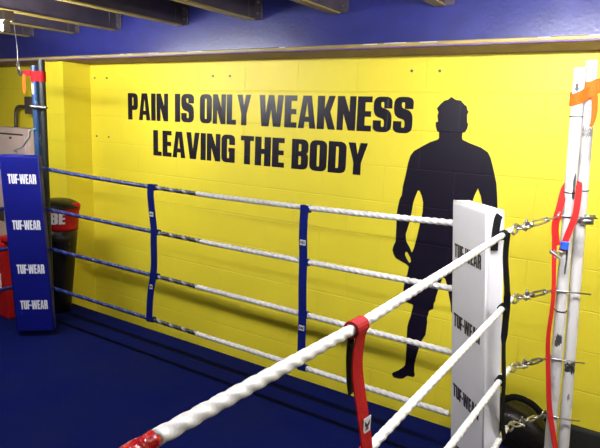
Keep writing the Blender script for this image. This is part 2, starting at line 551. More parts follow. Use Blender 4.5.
R1 = [(-1.11, 0.652), (-1.081, 0.636), (-1.053, 0.633), (-1.031, 0.611), (-1.017, 0.601), (-1.011, 0.581), (-1.003, 0.572), (-1.01, 0.555), (-1.006, 0.512), (-0.999, 0.503), (-1.002, 0.477), (-1.014, 0.456), (-1.027, 0.453), (-1.028, 0.429), (-1.023, 0.413), (-0.977, 0.395), (-0.915, 0.376), (-0.874, 0.352), (-0.855, 0.321), (-0.841, 0.282), (-0.822, 0.224), (-0.809, 0.18), (-0.799, 0.117)]
RA = [(-0.79, 0.05), (-0.785, -0.05), (-0.79, -0.16), (-0.78, -0.24), (-0.768, -0.29), (-0.775, -0.335), (-0.80, -0.355), (-0.825, -0.33), (-0.825, -0.27), (-0.835, -0.18), (-0.845, -0.08), (-0.87, 0.03), (-0.889, 0.1), (-0.909, 0.143), (-0.925, 0.1), (-0.945, 0.02), (-0.945, -0.05), (-0.925, -0.15), (-0.905, -0.28), (-0.885, -0.42), (-0.87, -0.55), (-0.88, -0.617), (-0.90, -0.65), (-0.85, -0.75), (-0.86, -0.85), (-0.885, -0.98), (-0.88, -1.06), (-0.83, -1.11), (-0.82, -1.13), (-0.86, -1.14), (-0.925, -1.10), (-0.945, -1.06), (-0.945, -0.95), (-0.955, -0.85), (-0.955, -0.75), (-0.96, -0.66), (-0.975, -0.62)]
C3 = [(-1.144, -0.688), (-1.134, -0.639), (-1.111, -0.622), (-1.109, -0.584), (-1.101, -0.568), (-1.1, -0.544), (-1.088, -0.493), (-1.078, -0.448), (-1.067, -0.412), (-1.052, -0.419), (-1.034, -0.463), (-1.02, -0.517), (-1.005, -0.572), (-0.997, -0.618), (-0.987, -0.617)]
F4 = [(-1.14, -0.717), (-1.143, -0.758), (-1.145, -0.798), (-1.171, -0.85), (-1.185, -0.919), (-1.196, -0.973), (-1.2, -1.015), (-1.199, -1.056), (-1.192, -1.08), (-1.201, -1.098), (-1.242, -1.1), (-1.271, -1.129), (-1.297, -1.137), (-1.335, -1.138), (-1.349, -1.12), (-1.342, -1.106), (-1.307, -1.082), (-1.277, -1.053), (-1.263, -1.033), (-1.261, -1.001), (-1.263, -0.899), (-1.267, -0.828), (-1.268, -0.778), (-1.261, -0.736), (-1.249, -0.693)]
L3 = [(-1.246, -0.664), (-1.241, -0.632), (-1.244, -0.623), (-1.286, -0.617), (-1.302, -0.606), (-1.313, -0.568), (-1.313, -0.528), (-1.307, -0.477), (-1.295, -0.436), (-1.289, -0.386), (-1.305, -0.374), (-1.342, -0.36), (-1.379, -0.347), (-1.396, -0.325)]
L2 = [(-1.406, -0.297), (-1.402, -0.272), (-1.389, -0.24), (-1.39, -0.192), (-1.392, -0.124), (-1.395, -0.067), (-1.39, -0.019), (-1.382, 0.03)]
L1 = [(-1.37, 0.057), (-1.367, 0.112), (-1.354, 0.186), (-1.344, 0.258), (-1.333, 0.301), (-1.312, 0.331), (-1.263, 0.362), (-1.214, 0.39), (-1.172, 0.406), (-1.163, 0.416), (-1.166, 0.449), (-1.179, 0.456), (-1.189, 0.482), (-1.191, 0.507), (-1.177, 0.51), (-1.184, 0.544), (-1.179, 0.564), (-1.191, 0.586), (-1.171, 0.611), (-1.149, 0.631), (-1.129, 0.636)]
GAP = [(-1.268, 0.094), (-1.28, 0.06), (-1.291, 0.021), (-1.297, -0.036), (-1.306, -0.103), (-1.319, -0.158), (-1.325, -0.183), (-1.32, -0.22), (-1.311, -0.238), (-1.294, -0.26), (-1.276, -0.293), (-1.264, -0.26), (-1.25, -0.181), (-1.237, -0.099), (-1.227, -0.027), (-1.229, 0.028), (-1.241, 0.064), (-1.258, 0.095)]
HOLE = [(-1.316, -0.293), (-1.306, -0.296), (-1.283, -0.326), (-1.277, -0.349), (-1.286, -0.361), (-1.308, -0.335), (-1.32, -0.313)]
bm = bmesh.new()
poly_solid(bm, [R1 + RA + C3[::-1] + F4 + L3 + L2 + L1, GAP, HOLE], Tw, 0.0008)
tag(obj('man_silhouette', bm, 'mural'), 'black painted silhouette of a man in shorts on the yellow wall', 'mural')

for k, (x, z) in enumerate([(-4.285, .773), (-4.126, .772), (-4.277, .275), (-4.116, .275), (-2.928, .781), (-2.764, .78), (-1.363, .80), (-1.191, .798)]):
    where = ['above the left end of the slogan', 'low and left of the slogan', 'above the words IS ONLY', 'above and left of the silhouette head'][k // 2]
    side = ['left', 'right'][k % 2]
    o = obj('wall_plug', TUBE([(x, 0.001, z), (x, -0.006, z)], 0.0085, 8), 'dark_steel')
    tag(o, 'dark wall plug, %s one of the pair %s' % (side, where), 'wall plug', 'wall plugs in the yellow wall')

# ---------------------------------------------------------------- ring platform
rp = thing('ring_platform', 'navy blue boxing ring canvas floor inside the ropes', 'boxing ring', (-2.2, -2.7, FZ))
obj('canvas', BOX((-4.75, -5.6, CZ - 0.03), (0.02, -0.33, CZ), 0.008, 2), 'canvas', rp)
obj('skirt', BOX((-4.74, -5.59, FZ), (0.01, -0.34, CZ - 0.03)), 'skirt', rp)
b = bmesh.new()
for y in (-0.535, -0.67):
    box(b, (-4.6, y - 0.006, CZ - 0.001), (-0.0, y + 0.006, CZ + 0.0015))
obj('seam', b, 'seam', rp)['label'] = 'dark stitched seams along the canvas edge'

# ---------------------------------------------------------------- ropes
RZ = [0.0686, -0.2313, -0.5312, -0.8311]
RZR = [0.107, -0.188, -0.492, -0.765]
RZN = [0.089, -0.210, -0.462, -0.745]      # height at the red spacer
RXR = [-0.482, -0.470, -0.455, -0.442]
RYE = [-1.035, -0.950, -0.915, -0.90]
def nearrope(k, y):
    t = (y + 1.0) / (-2.3 + 1.0)
    return V((RXR[k], y, RZR[k] + (RZN[k] - RZR[k]) * min(t, 1.0) + (0.03 * max(0, t - 1) if k == 0 else 0)))
YB, XRR, XLL = -0.812, -0.482, -4.01
ordn = ['top', 'second', 'third', 'bottom']
BLUE1 = [-2.69, -2.675, -2.69, -2.71]
BLUE2 = [-2.315, -2.28, -2.31, -2.307]
for k in range(4):
    z = RZ[k]
    t = thing('ring_rope', '%s ring rope along the yellow wall, blue at left and white at right' % ordn[k], 'rope', (-2.2, YB, z), 'ropes in front of the yellow wall')
    A, E_ = -3.93, -0.715
    LT = E_ - A
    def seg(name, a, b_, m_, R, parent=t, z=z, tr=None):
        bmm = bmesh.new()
        twist(bmm, (a, YB, z), (b_, YB, z), R=R, sag=[0.032, 0.014, 0.0, 0.0][k], L0=a - A, ltot=LT, highlight=tr is not None, depth=0.5)
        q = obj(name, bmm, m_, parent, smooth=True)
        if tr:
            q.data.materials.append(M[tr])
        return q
    seg('blue_sleeve', A, BLUE1[k] - 0.02, 'blue_rope', 0.0140, tr='blue_highlight')
    seg('flecked_sleeve', BLUE1[k] - 0.02, BLUE2[k], 'fleck_rope', 0.0140, tr='grey_highlight')
    seg('white_sleeve', BLUE2[k], E_, 'white_rope', 0.0158)
for k in range(4):
    z = RZR[k]
    t = thing('ring_rope', '%s thick white rope of the near side running to the white corner pad' % ordn[k], 'rope', (XRR, -2.5, z), 'ropes of the near right side')
    y1 = RYE[k]
    b = bmesh.new()
    twist(b, nearrope(k, y1), nearrope(k, -2.30), R=0.0120, L0=0.0, phase=k)
    twist(b, nearrope(k, -2.30), nearrope(k, -2.832), R=0.0120, L0=2.30 + y1, phase=k)
    obj('white_sleeve', b, 'white_rope', t, smooth=True)
    b = bmesh.new()
    twist(b, nearrope(k, -2.832), nearrope(k, -5.3), R=0.0120, L0=2.822 + y1, phase=k)
    obj('red_sleeve', b, 'red_tape', t, smooth=True)['label'] = 'glossy red taped stretch of rope'
for k in range(4):
    z = RZ[k]
    b = bmesh.new()
    twist(b, (XLL, -0.93, z), (XLL, -5.3, z), R=0.015)
    tag(obj('ring_rope', b, 'blue_rope', smooth=True), '%s blue rope leaving the left edge behind the blue corner pad' % ordn[k], 'rope', 'ropes of the left side')

# ---------------------------------------------------------------- rope spacers
def spacer(name, label, base, path, wdir, width, m, loops, tags, group=None, tagm='tag', tagsize=(0.03, 0.035)):
    t = thing(name, label, 'strap', base, group)
    b = bmesh.new()
    ribbon(b, smooth_path(path, 5), wdir if isinstance(wdir, list) else V(wdir), width, 0.003)
    obj('webbing', b, m, t)
    if isinstance(wdir, list):
        wdir, width = (0, 1, 0), 0.034
    for (c, ax, r) in loops:
        b = bmesh.new()
        c = V(c)
        pts = [c + V((0, 0, 1)) * math.sin(a) * r + V(wdir).cross(V((0, 0, 1))) * math.cos(a) * r for a in [2 * math.pi * q / 16 for q in range(17)]]
        ribbon(b, pts, V(wdir), width * 1.08, 0.004)
        obj('rope_loop', b, m, t)
    for (c, nrm) in tags:
        c, nrm = V(c), V(nrm).normalized()
        up = V((0, 0, 1))
        rt = up.cross(nrm).normalized() * -1
        b = bmesh.new()
        def quad(bq, cc, hw, hh, th):
            vs = [bq.verts.new(cc + rt * sx * hw + up * sz * hh + nrm * d) for d in (0, th) for sx, sz in ((-1, -1), (1, -1), (1, 1), (-1, 1))]
            for q in ((0, 1, 2, 3), (7, 6, 5, 4), (0, 4, 5, 1), (1, 5, 6, 2), (2, 6, 7, 3), (3, 7, 4, 0)):
                bq.faces.new([vs[i] for i in q])
        quad(b, c, tagsize[0] / 2, tagsize[1] / 2, 0.0015)
        tg = obj('tag', b, tagm, t)
        tg['label'] = 'white sewn label'
        b = bmesh.new()
        if tagsize[1] > 0.03:
            # two-winged mark and a bar under it
            def P(x, y): return c + rt * x * tagsize[0] + up * y * tagsize[1] + nrm * 0.0017
            for pl in ([(-.3, .28), (-.02, .02), (-.02, -.22), (-.3, .02)], [(.3, .3), (.3, .05), (.06, -.2), (.04, .05)], [(-.2, -.3), (.22, -.3), (.22, -.22), (-.2, -.22)]):
                vs = [b.verts.new(P(*q)) for q in pl]
                vs2 = [b.verts.new(v.co + nrm * 0.0008) for v in vs]
                b.faces.new(vs2)
                n = len(vs)
                for i in range(n):
                    b.faces.new((vs[i], vs[(i + 1) % n], vs2[(i + 1) % n], vs2[i]))
        else:
            for dx in (-.28, 0.0, .28):
                quad(b, c + rt * dx * tagsize[0] + nrm * 0.0016, tagsize[0] * 0.09, tagsize[1] * 0.26, 0.0008)
        obj('printed_mark', b, 'black_print', tg)
    return t

ybf = YB - 0.0178
RZ = [RZ[0] - 0.030, RZ[1] - 0.013, RZ[2], RZ[3]]
spacer('rope_spacer', 'blue webbing rope spacer tying the blue stretch of the wall ropes', (-2.69, YB, RZ[3]),
       [(-2.688, ybf, RZ[0] + 0.02), (-2.685, ybf - .004, RZ[0] - .06), (-2.672, ybf, -.15), (-2.66, ybf - .002, RZ[1] + .02), (-2.660, ybf - .004, -.30), (-2.662, ybf, -.44), (-2.670, ybf - .002, RZ[2]), (-2.695, ybf - .003, -.66), (-2.712, ybf, RZ[3] - 0.01)],
       (1, 0.25, 0), 0.046, 'blue_web',
       [((-2.687, YB, RZ[0]), 0, 0.0175), ((-2.66, YB, RZ[1]), 0, 0.0175), ((-2.668, YB, RZ[2]), 0, 0.0175), ((-2.71, YB, RZ[3]), 0, 0.0175)],
       [((-2.676, ybf - .006, -.128), (0, -1, 0)), ((-2.688, ybf - .006, -.60), (0, -1, 0))], 'blue rope spacers', tagsize=(0.032, 0.028))
spacer('rope_spacer', 'blue webbing rope spacer tying the white wall ropes below the word THE', (-1.54, YB, RZ[3]),
       [(-1.552, ybf, RZ[0] + 0.02), (-1.551, ybf - .003, -.1), (-1.546, ybf, RZ[1] + .03), (-1.541, ybf - .003, -.38), (-1.536, ybf, RZ[2]), (-1.532, ybf - .003, -.68), (-1.530, ybf, RZ[3] - 0.01)],
       (1, 0.1, 0), 0.047, 'blue_web',
       [((-1.551, YB, RZ[0]), 0, 0.0175), ((-1.544, YB, RZ[1]), 0, 0.0175), ((-1.537, YB, RZ[2]), 0, 0.0175), ((-1.530, YB, RZ[3]), 0, 0.0175)],
       [((-1.549, ybf - .006, -.137), (0, -1, 0)), ((-1.534, ybf - .006, -.60), (0, -1, 0))], 'blue rope spacers', tagsize=(0.034, 0.028))
nr = lambda k, y, dx=0.022, dz=0.0: tuple(nearrope(k, y) + V((dx, 0, dz)))
spacer('rope_spacer', 'red webbing rope spacer looped over the near white ropes', (XRR, -2.3, RZR[3]),
       [nr(0, -2.303, .015, .004), nr(0, -2.302, .008, -.035), nr(0, -2.297, .006, -.10), nr(1, -2.283, .010, .085), nr(1, -2.266, .014), nr(1, -2.255, .010, -.12), nr(2, -2.25, .02), nr(2, -2.25, .008, -.15), nr(3, -2.25, .02)],
       (0, 1, 0), 0.043, 'red_web',
       [(nr(0, -2.302, 0), 0, 0.0155), (nr(1, -2.262, 0), 0, 0.0155), (nr(2, -2.25, 0), 0, 0.0155), (nr(3, -2.25, 0), 0, 0.0155)],
       [((-0.4575, -2.278, -.125), (1, -0.12, 0))], None, tagsize=(0.026, 0.034))
# the back fall of the red spacer, seen dark behind the front one
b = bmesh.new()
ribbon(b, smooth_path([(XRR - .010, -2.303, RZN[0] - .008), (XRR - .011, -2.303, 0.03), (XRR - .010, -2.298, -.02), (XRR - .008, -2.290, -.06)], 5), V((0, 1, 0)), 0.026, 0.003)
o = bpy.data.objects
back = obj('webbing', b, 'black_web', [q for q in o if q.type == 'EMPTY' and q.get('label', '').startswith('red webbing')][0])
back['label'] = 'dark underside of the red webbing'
spacer('rope_spacer', 'narrow black webbing spacer down the ropes beside the white corner pad', (XRR, -1.0, RZR[3]),
       [nr(0, -1.15, .015, .010), nr(0, -1.145, .015, -.08), nr(1, -1.115, .014, .09), nr(1, -1.085, .015), nr(1, -1.085, .018, -.14), nr(2, -1.065, .015), nr(2, -1.04, .018, -.15), nr(3, -1.00, .015)],
       [V((.5, 1, 0))] * 12 + [V((.6, 1, 0))] * 8 + [V((.2, 1, 0))] * 16, [0.028] * 12 + [0.032] * 8 + [0.030] * 16, 'black_web',
       [(nr(0, -1.15, 0), 0, 0.0155), (nr(1, -1.085, 0), 0, 0.0155), (nr(2, -1.065, 0), 0, 0.0155)], [], None)

# ---------------------------------------------------------------- corner pads
def corner_pad(name, label, P1, w, t_, e1, z0, z1, lean, body_m, side_m, text_m, texts, th, tspan, cat):
    """P1: front left foot at height zero; e1: unit vector along the face; lean: shift per metre of height"""
    e1 = V(e1).normalized()
    e2 = V((-e1.y, e1.x, 0))     # into the pad
    P1 = V(P1)
    lean = V(lean)
    def T(a, d, z): return P1 + e1 * a + e2 * d + V((0, 0, z)) + lean * z
    th_ = thing(name, label, cat, T(w / 2, t_ / 2, z0))
    b = bmesh.new()
    vs = [b.verts.new(T(a, d, z)) for a in (0, w) for d in (0, t_) for z in (z0, z1)]
    for q in ((0, 1, 3, 2), (4, 6, 7, 5), (0, 4, 5, 1), (2, 3, 7, 6), (0, 2, 6, 4), (1, 5, 7, 3)):
        b.faces.new([vs[i] for i in q])
    bmesh.ops.bevel(b, geom=b.edges[:], offset=0.016, segments=3, profile=0.6, affect='EDGES')
    bmesh.ops.subdivide_edges(b, edges=[e for e in b.edges if abs(e.verts[0].co.z - e.verts[1].co.z) > 0.5], cuts=8)
    obj('pad_body', b, body_m, th_, smooth=False)
    # piping round the top and the side seams
    b = bmesh.new()
    for d in (0.006, t_ - 0.006):
        tube(b, [T(0.006, d, z1 - 0.004), T(w - 0.006, d, z1 - 0.004)], 0.004, 6)
    for a, d in ((0.006, 0.006), (w - 0.006, 0.006), (w - 0.006, t_ - 0.006), (0.006, t_ - 0.006)):
        tube(b, [T(a, d, z0 + 0.01), T(a, d, z1 - 0.008)], 0.004, 6)
    obj('piping', b, side_m, th_, smooth=True)
    for z in texts:
        o_ = obj('lettering', text_bm('TUF-WEAR', lambda x, y, d: T(x, -0.0004 - d, y), tspan[0] * w, tspan[1] * w, z, th, 0.0008, 0.05), text_m, th_)
        o_['label'] = 'printed words TUF-WEAR'
    return th_, T

wp, TW = corner_pad('corner_pad', 'white vinyl corner pad lettered TUF-WEAR beside the white poles', (-0.762, -0.860, 0), 0.288, 0.08, (1, -1, 0),
                    -1.14, 0.176, (-0.080, 0.0, 0), 'white_vinyl', 'white_vinyl_side', 'black_print',
                    [-0.068, -0.376, -0.70, -0.975], 0.060, (0.10, 0.88), 'corner pad')
b = bmesh.new()
w_ = 0.288
ribbon(b, smooth_path([TW(w_ + 0.002, 0.055, 0.158), TW(w_ + 0.004, 0.045, 0.14), TW(w_ + 0.006, 0.035, 0.08), TW(w_ + 0.008, 0.03, 0.02)], 4), V((1, 1, 0)), 0.03, 0.004)
obj('strap', b, 'black_web', wp)['label'] = 'short black strap over the pad edge'
corner_pad('corner_pad', 'blue vinyl corner pad lettered TUF-WEAR at the left corner', (-3.922, -1.083, 0), 0.262, 0.09, (0.72, 0.69, 0),
           -1.135, 0.165, (-0.040, -0.026, 0), 'blue_vinyl', 'blue_vinyl', 'white_print',
           [-0.035, -0.365, -0.69, -0.96], 0.068, (0.18, 0.89), 'corner pad')

# ---------------------------------------------------------------- right corner: white scaffold tubes
def lerp(a, b_, z):
    t = (z - a[2]) / (b_[2] - a[2])
    return V(a).lerp(V(b_), t)
P1t, P1b = (-0.379, -0.55, 0.752), (-0.298, -0.55, CZ)
P2t, P2b = (-0.342, -0.510, 0.785), (-0.243, -0.510, CZ)
def pole(label, a, b_, m, scuffs, bands, group):
    t = thing('ring_post', label, 'post', b_, group)
    bm_ = bmesh.new()
    tube(bm_, [b_, a], 0.0242, 20)
    obj('tube', bm_, m, t, smooth=False)
    obj('open_end', TUBE([V(a) - V((0, 0, .002)), V(a) + V((0, 0, .0015))], 0.0205, 16), 'dark_steel', t)
    obj('foot_plate', BOX((b_[0] - .0255, b_[1] - .0195, b_[2]), (b_[0] + .0255, b_[1] + .0195, b_[2] + .008)), m, t)
    for z, h, mm, arc in scuffs:
        p0 = lerp(a, b_, z)
        p1 = lerp(a, b_, z + h)
        bm_ = bmesh.new()
        n = 9
        rows = []
        for i in range(6):
            q = p0.lerp(p1, i / 5)
            row = []
            for k in range(n):
                f = arc[0] + (arc[1] - arc[0]) * k / (n - 1) + random.uniform(-.12, .12)
                zz = random.uniform(-.012, .012) * (1 if i in (0, 5) else .4)
                row.append(bm_.verts.new(q + V((math.cos(f) * 0.0246, math.sin(f) * 0.0246, zz))))
            rows.append(row)
        for A, B in zip(rows, rows[1:]):
            for k in range(n - 1):
                bm_.faces.new((A[k], A[k + 1], B[k + 1], B[k]))
        obj('scuff', bm_, mm, t)
    for z in bands:
        p = lerp(a, b_, z)
        bm_ = bmesh.new()
        ring_bm(bm_, p, (1, 0, 0), (0, 1, 0.08), 0.0256, 0.0022)
        obj('cable_tie', bm_, 'black_web', t)
    return t
A1 = lambda a: math.radians(a)
pole('white scaffold tube ring post, left one of the strapped pair', P1t, P1b, 'white_steel',
     [(0.20, 0.10, 'dark_scuff', (A1(-58), A1(-38))), (0.66, 0.02, 'dark_scuff', (A1(-110), A1(-80))), (-0.13, 0.13, 'dark_scuff', (A1(-75), A1(-60))), (-0.47, 0.045, 'dark_scuff', (A1(-110), A1(-50)))],
     [0.55, 0.225, 0.118, -0.31], 'white ring posts')
pole('white scaffold tube ring post, taller right one of the strapped pair', P2t, P2b, 'white_steel',
     [(0.46, 0.045, 'grey_scuff', (A1(-120), A1(-10))), (-0.60, 0.045, 'dark_scuff', (A1(-130), A1(-10))), (-0.73, 0.02, 'grey_scuff', (A1(-80), A1(-60)))],
     [0.235], 'white ring posts')

# turnbuckles from rope ends to the post
for k in range(4):
    z = RZR[k]
    a = nearrope(k, RYE[k]) + V((0.003, 0.004, 0))
    pe = lerp(P1t, P1b, z + [0.012, -0.030, -0.045, -0.05][k]) + V((-0.026, -0.012, 0))
    d = (pe - a)
    L = d.length
    d.normalize()
    sd = d.cross(V((0, 0, 1))).normalized()
    up = V((0, 0, 1))
    L = (pe - a).length
    t = thing('turnbuckle', 'galvanised turnbuckle with shackle tying the %s near white rope to the white posts' % ordn[k], 'turnbuckle', a, 'turnbuckles at the white corner')
    b = bmesh.new()
    ring_bm(b, a + d * 0.028, d, up, 0.026, 0.005, 0.020)
    obj('thimble', b, 'steel', t, smooth=True)
    b = bmesh.new()
    ring_bm(b, a + d * 0.075, d, sd, 0.030, 0.0045, 0.017)
    tube(b, [a + d * 0.098 - sd * 0.026, a + d * 0.098 + sd * 0.026], 0.006, 8)
    obj('shackle', b, 'steel', t, smooth=True)
    b = bmesh.new()
    ring_bm(b, a + d * 0.122, d, up, 0.022, 0.0045, 0.016)
    tube(b, [a + d * 0.122 + up * -0.02, a + d * 0.122 + up * 0.028], 0.005, 8)
    obj('link', b, 'dark_steel', t, smooth=True)
    s0, s1 = 0.17, min(0.33, L - 0.1)
    for q0, q1 in ((0.138, s0 + 0.02), (s1 - 0.02, L - 0.03)):
        obj('threaded_rod', TUBE([a + d * q0, a + d * q1], 0.0045, 8), 'steel', t, smooth=True)
    b = bmesh.new()
    for s in (-1, 1):
        tube(b, [a + d * s0, a + d * (s0 + .012) + up * s * 0.010, a + d * (s1 - .012) + up * s * 0.010, a + d * s1], [.006, .0048, .0048, .006], 8)
    for s in (s0, s1):
        tube(b, [a + d * (s - .008), a + d * (s + .008)], 0.010, 8)
    obj('body', b, 'dark_steel' if k in (1, 2) else 'steel', t, smooth=True)
    b = bmesh.new()
    ring_bm(b, a + d * (L - 0.02), d, up, 0.018, 0.0045)
    # long bolt going past both tubes
    q1 = lerp(P1t, P1b, z + [0.012, -0.030, -0.045, -0.05][k])
    tube(b, [q1 + V((-0.045, -0.030, 0)), q1 + V((-0.01, -0.031, 0.002)), q1 + V((0.115, 0.004, 0.004))], 0.0038, 8)
    obj('hook_bolt', b, 'steel', t, smooth=True)

# swivel coupler at the right of the posts
q = lerp(P2t, P2b, 0.105)
t = thing('scaffold_clamp', 'small steel clamp and bolt on the taller white post', 'clamp', q)
b = bmesh.new()
ring_bm(b, q, (1, 0, 0), (0, 1, 0), 0.029, 0.006)
obj('band', b, 'steel', t, smooth=True)
b = bmesh.new()
tube(b, [q + V((0.005, -0.034, 0.0)), q + V((0.055, -0.022, 0.0))], 0.016, 10)
tube(b, [q + V((0.02, -0.045, 0.02)), q + V((0.06, -0.03, 0.024))], 0.008, 8)
obj('bolt', b, 'steel', t, smooth=True)

# orange strap round the tops of both tubes
t = thing('ratchet_strap', 'orange webbing strap wrapped round the tops of the white posts', 'strap', lerp(P2t, P2b, 0.66))
def hull(z, off, k=0):
    a, b_ = lerp(P1t, P1b, z), lerp(P2t, P2b, z)
    ctr = (a + b_) / 2
    ax = (b_ - a); ax.z = 0
    hl = ax.length / 2
    ax.normalize()
    nr = V((-ax.y, ax.x, 0))
    r = 0.0242 + off
    pts = []
    for i in range(11):
        f = math.radians(90 + 18 * i)
        pts.append(ctr - ax * hl + (ax * math.cos(f) + nr * math.sin(f)) * r)
    for i in range(11):
        f = math.radians(270 + 18 * i)
        pts.append(ctr + ax * hl + (ax * math.cos(f) + nr * math.sin(f)) * r)
    pts.append(pts[0].copy())
    for p in pts:
        u = (p - ctr).dot(ax)
        p.z = z + (0.55 * u if k == 0 else -0.55 * abs(u))
    return pts
b = bmesh.new()
ribbon(b, hull(0.648, 0.003), V((0, 0, 1)), 0.050, 0.003)
obj('webbing', b, 'orange_web', t)
b = bmesh.new()
p = lerp(P2t, P2b, 0.675)
ribbon(b, smooth_path([p + V((-0.035, -0.032, -0.005)), p + V((0.0, -0.036, 0.0)), p + V((0.05, -0.02, 0.02)), p + V((0.12, 0.03, 0.04)), p + V((0.45, 0.25, 0.10))], 5), V((0, 0, 1)), 0.040, 0.003)
ribbon(b, smooth_path([p + V((-0.03, -0.036, -0.03)), p + V((0.005, -0.040, -0.03)), p + V((0.05, -0.03, -0.005)), p + V((0.12, 0.02, 0.025)), p + V((0.45, 0.245, 0.085))], 5), V((0, 0, 1)), 0.030, 0.003)
obj('guy_end', b, 'orange_web', t)
b = bmesh.new()
p = lerp(P2t, P2b, 0.66)
ribbon(b, smooth_path([p + V((0.012, -0.034, 0.0)), p + V((0.026, -0.034, -0.03)), p + V((0.032, -0.032, -0.09)), p + V((0.030, -0.03, -0.13)), p + V((0.024, -0.03, -0.15))], 5), V((1, 0.3, 0)), [0.03 - 0.0009 * i for i in range(21)], 0.003)
obj('loose_tail', b, 'orange_web', t)

# red ratchet strap hung lower on the left tube
t = thing('ratchet_strap', 'red webbing ratchet strap with blue buckle hanging on the left white post', 'strap', lerp(P1t, P1b, 0.1))
q = lerp(P1t, P1b, 0.1)
b = bmesh.new()
ribbon(b, smooth_path([q + V((0.000, 0.030, 0.175)), q + V((0.022, 0.010, 0.168)), q + V((0.029, -0.012, 0.14)), q + V((0.033, -0.032, 0.08)), q + V((0.030, -0.036, 0.02)), q + V((0.016, -0.040, -0.04)), q + V((0.006, -0.042, -0.085)), q + V((-0.004, -0.042, -0.13))], 6), V((1, 0.4, 0)), 0.026, 0.003)
obj('webbing', b, 'pink_web', t)
b = bmesh.new()
ribbon(b, smooth_path([q + V((0.000, 0.030, 0.165)), q + V((-0.022, 0.018, 0.155)), q + V((-0.030, -0.012, 0.12)), q + V((-0.034, -0.030, 0.06)), q + V((-0.042, -0.036, 0.00)), q + V((-0.040, -0.040, -0.05)), q + V((-0.026, -0.044, -0.11))], 6), V((1, 0.2, 0)), 0.030, 0.003)
obj('webbing', b, 'pink_web', t)
b = bmesh.new()
tail = [V(p_) for p_ in ((-0.385, -0.6, 0.125), (-0.392, -0.6, 0.06), (-0.380, -0.6, -0.076), (-0.364, -0.6, -0.256), (-0.364, -0.6, -0.441), (-0.342, -0.6, -0.628), (-0.322, -0.6, -0.765), (-0.288, -0.6, -0.902), (-0.245, -0.6, -1.06))]
path = smooth_path(tail, 6)
wd = [V((1, 0.35 + 0.9 * min(1, max(0, (i - 22) / 14)), 0)) for i in range(len(path))]
ribbon(b, path, wd, [0.027 - 0.010 * math.sin(min(1, i / 36) * math.pi) for i in range(len(path))], 0.003)
obj('hanging_tail', b, 'pink_web', t)
b = bmesh.new()
c = q + V((0.006, -0.048, -0.105))
box(b, c + V((-0.017, -0.006, -0.018)), c + V((0.017, 0.008, 0.018)), 0.003, 2)
obj('buckle', b, 'blue_plastic', t)
b = bmesh.new()
c = q + V((-0.028, -0.048, -0.14))
box(b, c + V((-0.022, -0.005, -0.012)), c + V((0.0, 0.010, 0.012)), 0.003, 1)
ring_bm(b, c + V((0.012, 0, -0.008)), (1, 0, 0.3), (0, 0, 1), 0.018, 0.004, 0.013)
tube(b, [c + V((-0.02, -0.004, 0.004)), c + V((0.028, -0.004, -0.024))], 0.005, 8)
obj('ratchet', b, 'steel', t)

# ---------------------------------------------------------------- left corner: blue and black tubes
B1t, B1b = (-4.012, -0.735, 0.800), (-4.012, -0.735, CZ)
B2t, B2b = (-3.966, -0.708, 0.845), (-3.966, -0.708, CZ)
pole('blue chipped scaffold tube ring post behind the blue pad', B1t, B1b, 'blue_steel',
     [(0.595, 0.075, 'chip', (A1(-110), A1(-60)))], [], 'left ring posts')
pole('black scaffold tube ring post strapped beside the blue one', B2t, B2b, 'black_steel', [], [], 'left ring posts')
t = thing('scaffold_clamp', 'dark steel clamp on the blue post above the blue pad', 'clamp', lerp(B1t, B1b, 0.5))
q = lerp(B1t, B1b, 0.5)
b = bmesh.new()
ring_bm(b, q, (1, 0, 0), (0, 1, 0), 0.031, 0.007)
ring_bm(b, lerp(B2t, B2b, 0.5), (1, 0, 0), (0, 1, 0), 0.031, 0.007)
obj('band', b, 'dark_steel', t, smooth=True)
b = bmesh.new()
tube(b, [q + V((0.0, -0.045, 0.005)), q + V((0.115, 0.01, 0.0))], 0.012, 8)
obj('bolt', b, 'dark_steel', t)
t = thing('ratchet_strap', 'red webbing strap round the top of the blue post', 'strap', lerp(B1t, B1b, 0.73))
def hull2(z, off):
    a, b_ = lerp(B1t, B1b, z), lerp(B2t, B2b, z)
    ctr = (a + b_) / 2
    ax = (b_ - a); ax.z = 0
    hl = ax.length / 2
    ax.normalize()
    nr = V((-ax.y, ax.x, 0))
    r = 0.0242 + off
    pts = [ctr - ax * hl + (ax * math.cos(math.radians(90 + 18 * i)) + nr * math.sin(math.radians(90 + 18 * i))) * r for i in range(11)]
    pts += [ctr + ax * hl + (ax * math.cos(math.radians(270 + 18 * i)) + nr * math.sin(math.radians(270 + 18 * i))) * r for i in range(11)]
    pts.append(pts[0].copy())
    return pts
b = bmesh.new()
ribbon(b, hull2(0.725, 0.003), V((0, 0, 1)), 0.075, 0.003)
obj('webbing', b, 'red_web', t)
b = bmesh.new()
ribbon(b, smooth_path([(-4.036, -0.745, 0.745), (-4.075, -0.765, 0.745), (-4.11, -0.775, 0.742)], 4), V((0, 0, 1)), 0.045, 0.004)
obj('loop_end', b, 'red_web', t)
b = bmesh.new()
ribbon(b, smooth_path([(-4.085, -0.772, 0.74), (-4.087, -0.776, 0.68), (-4.082, -0.776, 0.60)], 4), V((1, 0.5, 0)), 0.022, 0.003)
obj('loose_tail', b, 'orange_web', t)
t = thing('stay_wire', 'thin steel stay wire and hook from the ceiling to the red strap at left', 'wire', (-4.11, -0.775, 0.75))
b = bmesh.new()
tube(b, [(-4.27, -0.72, 1.108), (-4.248, -0.72, 0.95), (-4.246, -0.72, 0.83)], 0.0035, 8)
obj('wire', b, 'steel', t)
b = bmesh.new()
for i in range(2):
    ring_bm(b, (-4.246 + .008 * i, -0.72, 0.815 - 0.03 * i), (1, 0, 0) if i else (0, 1, 0), (0, 0, 1), 0.010, 0.004, 0.018)
obj('chain', b, 'steel', t)
b = bmesh.new()
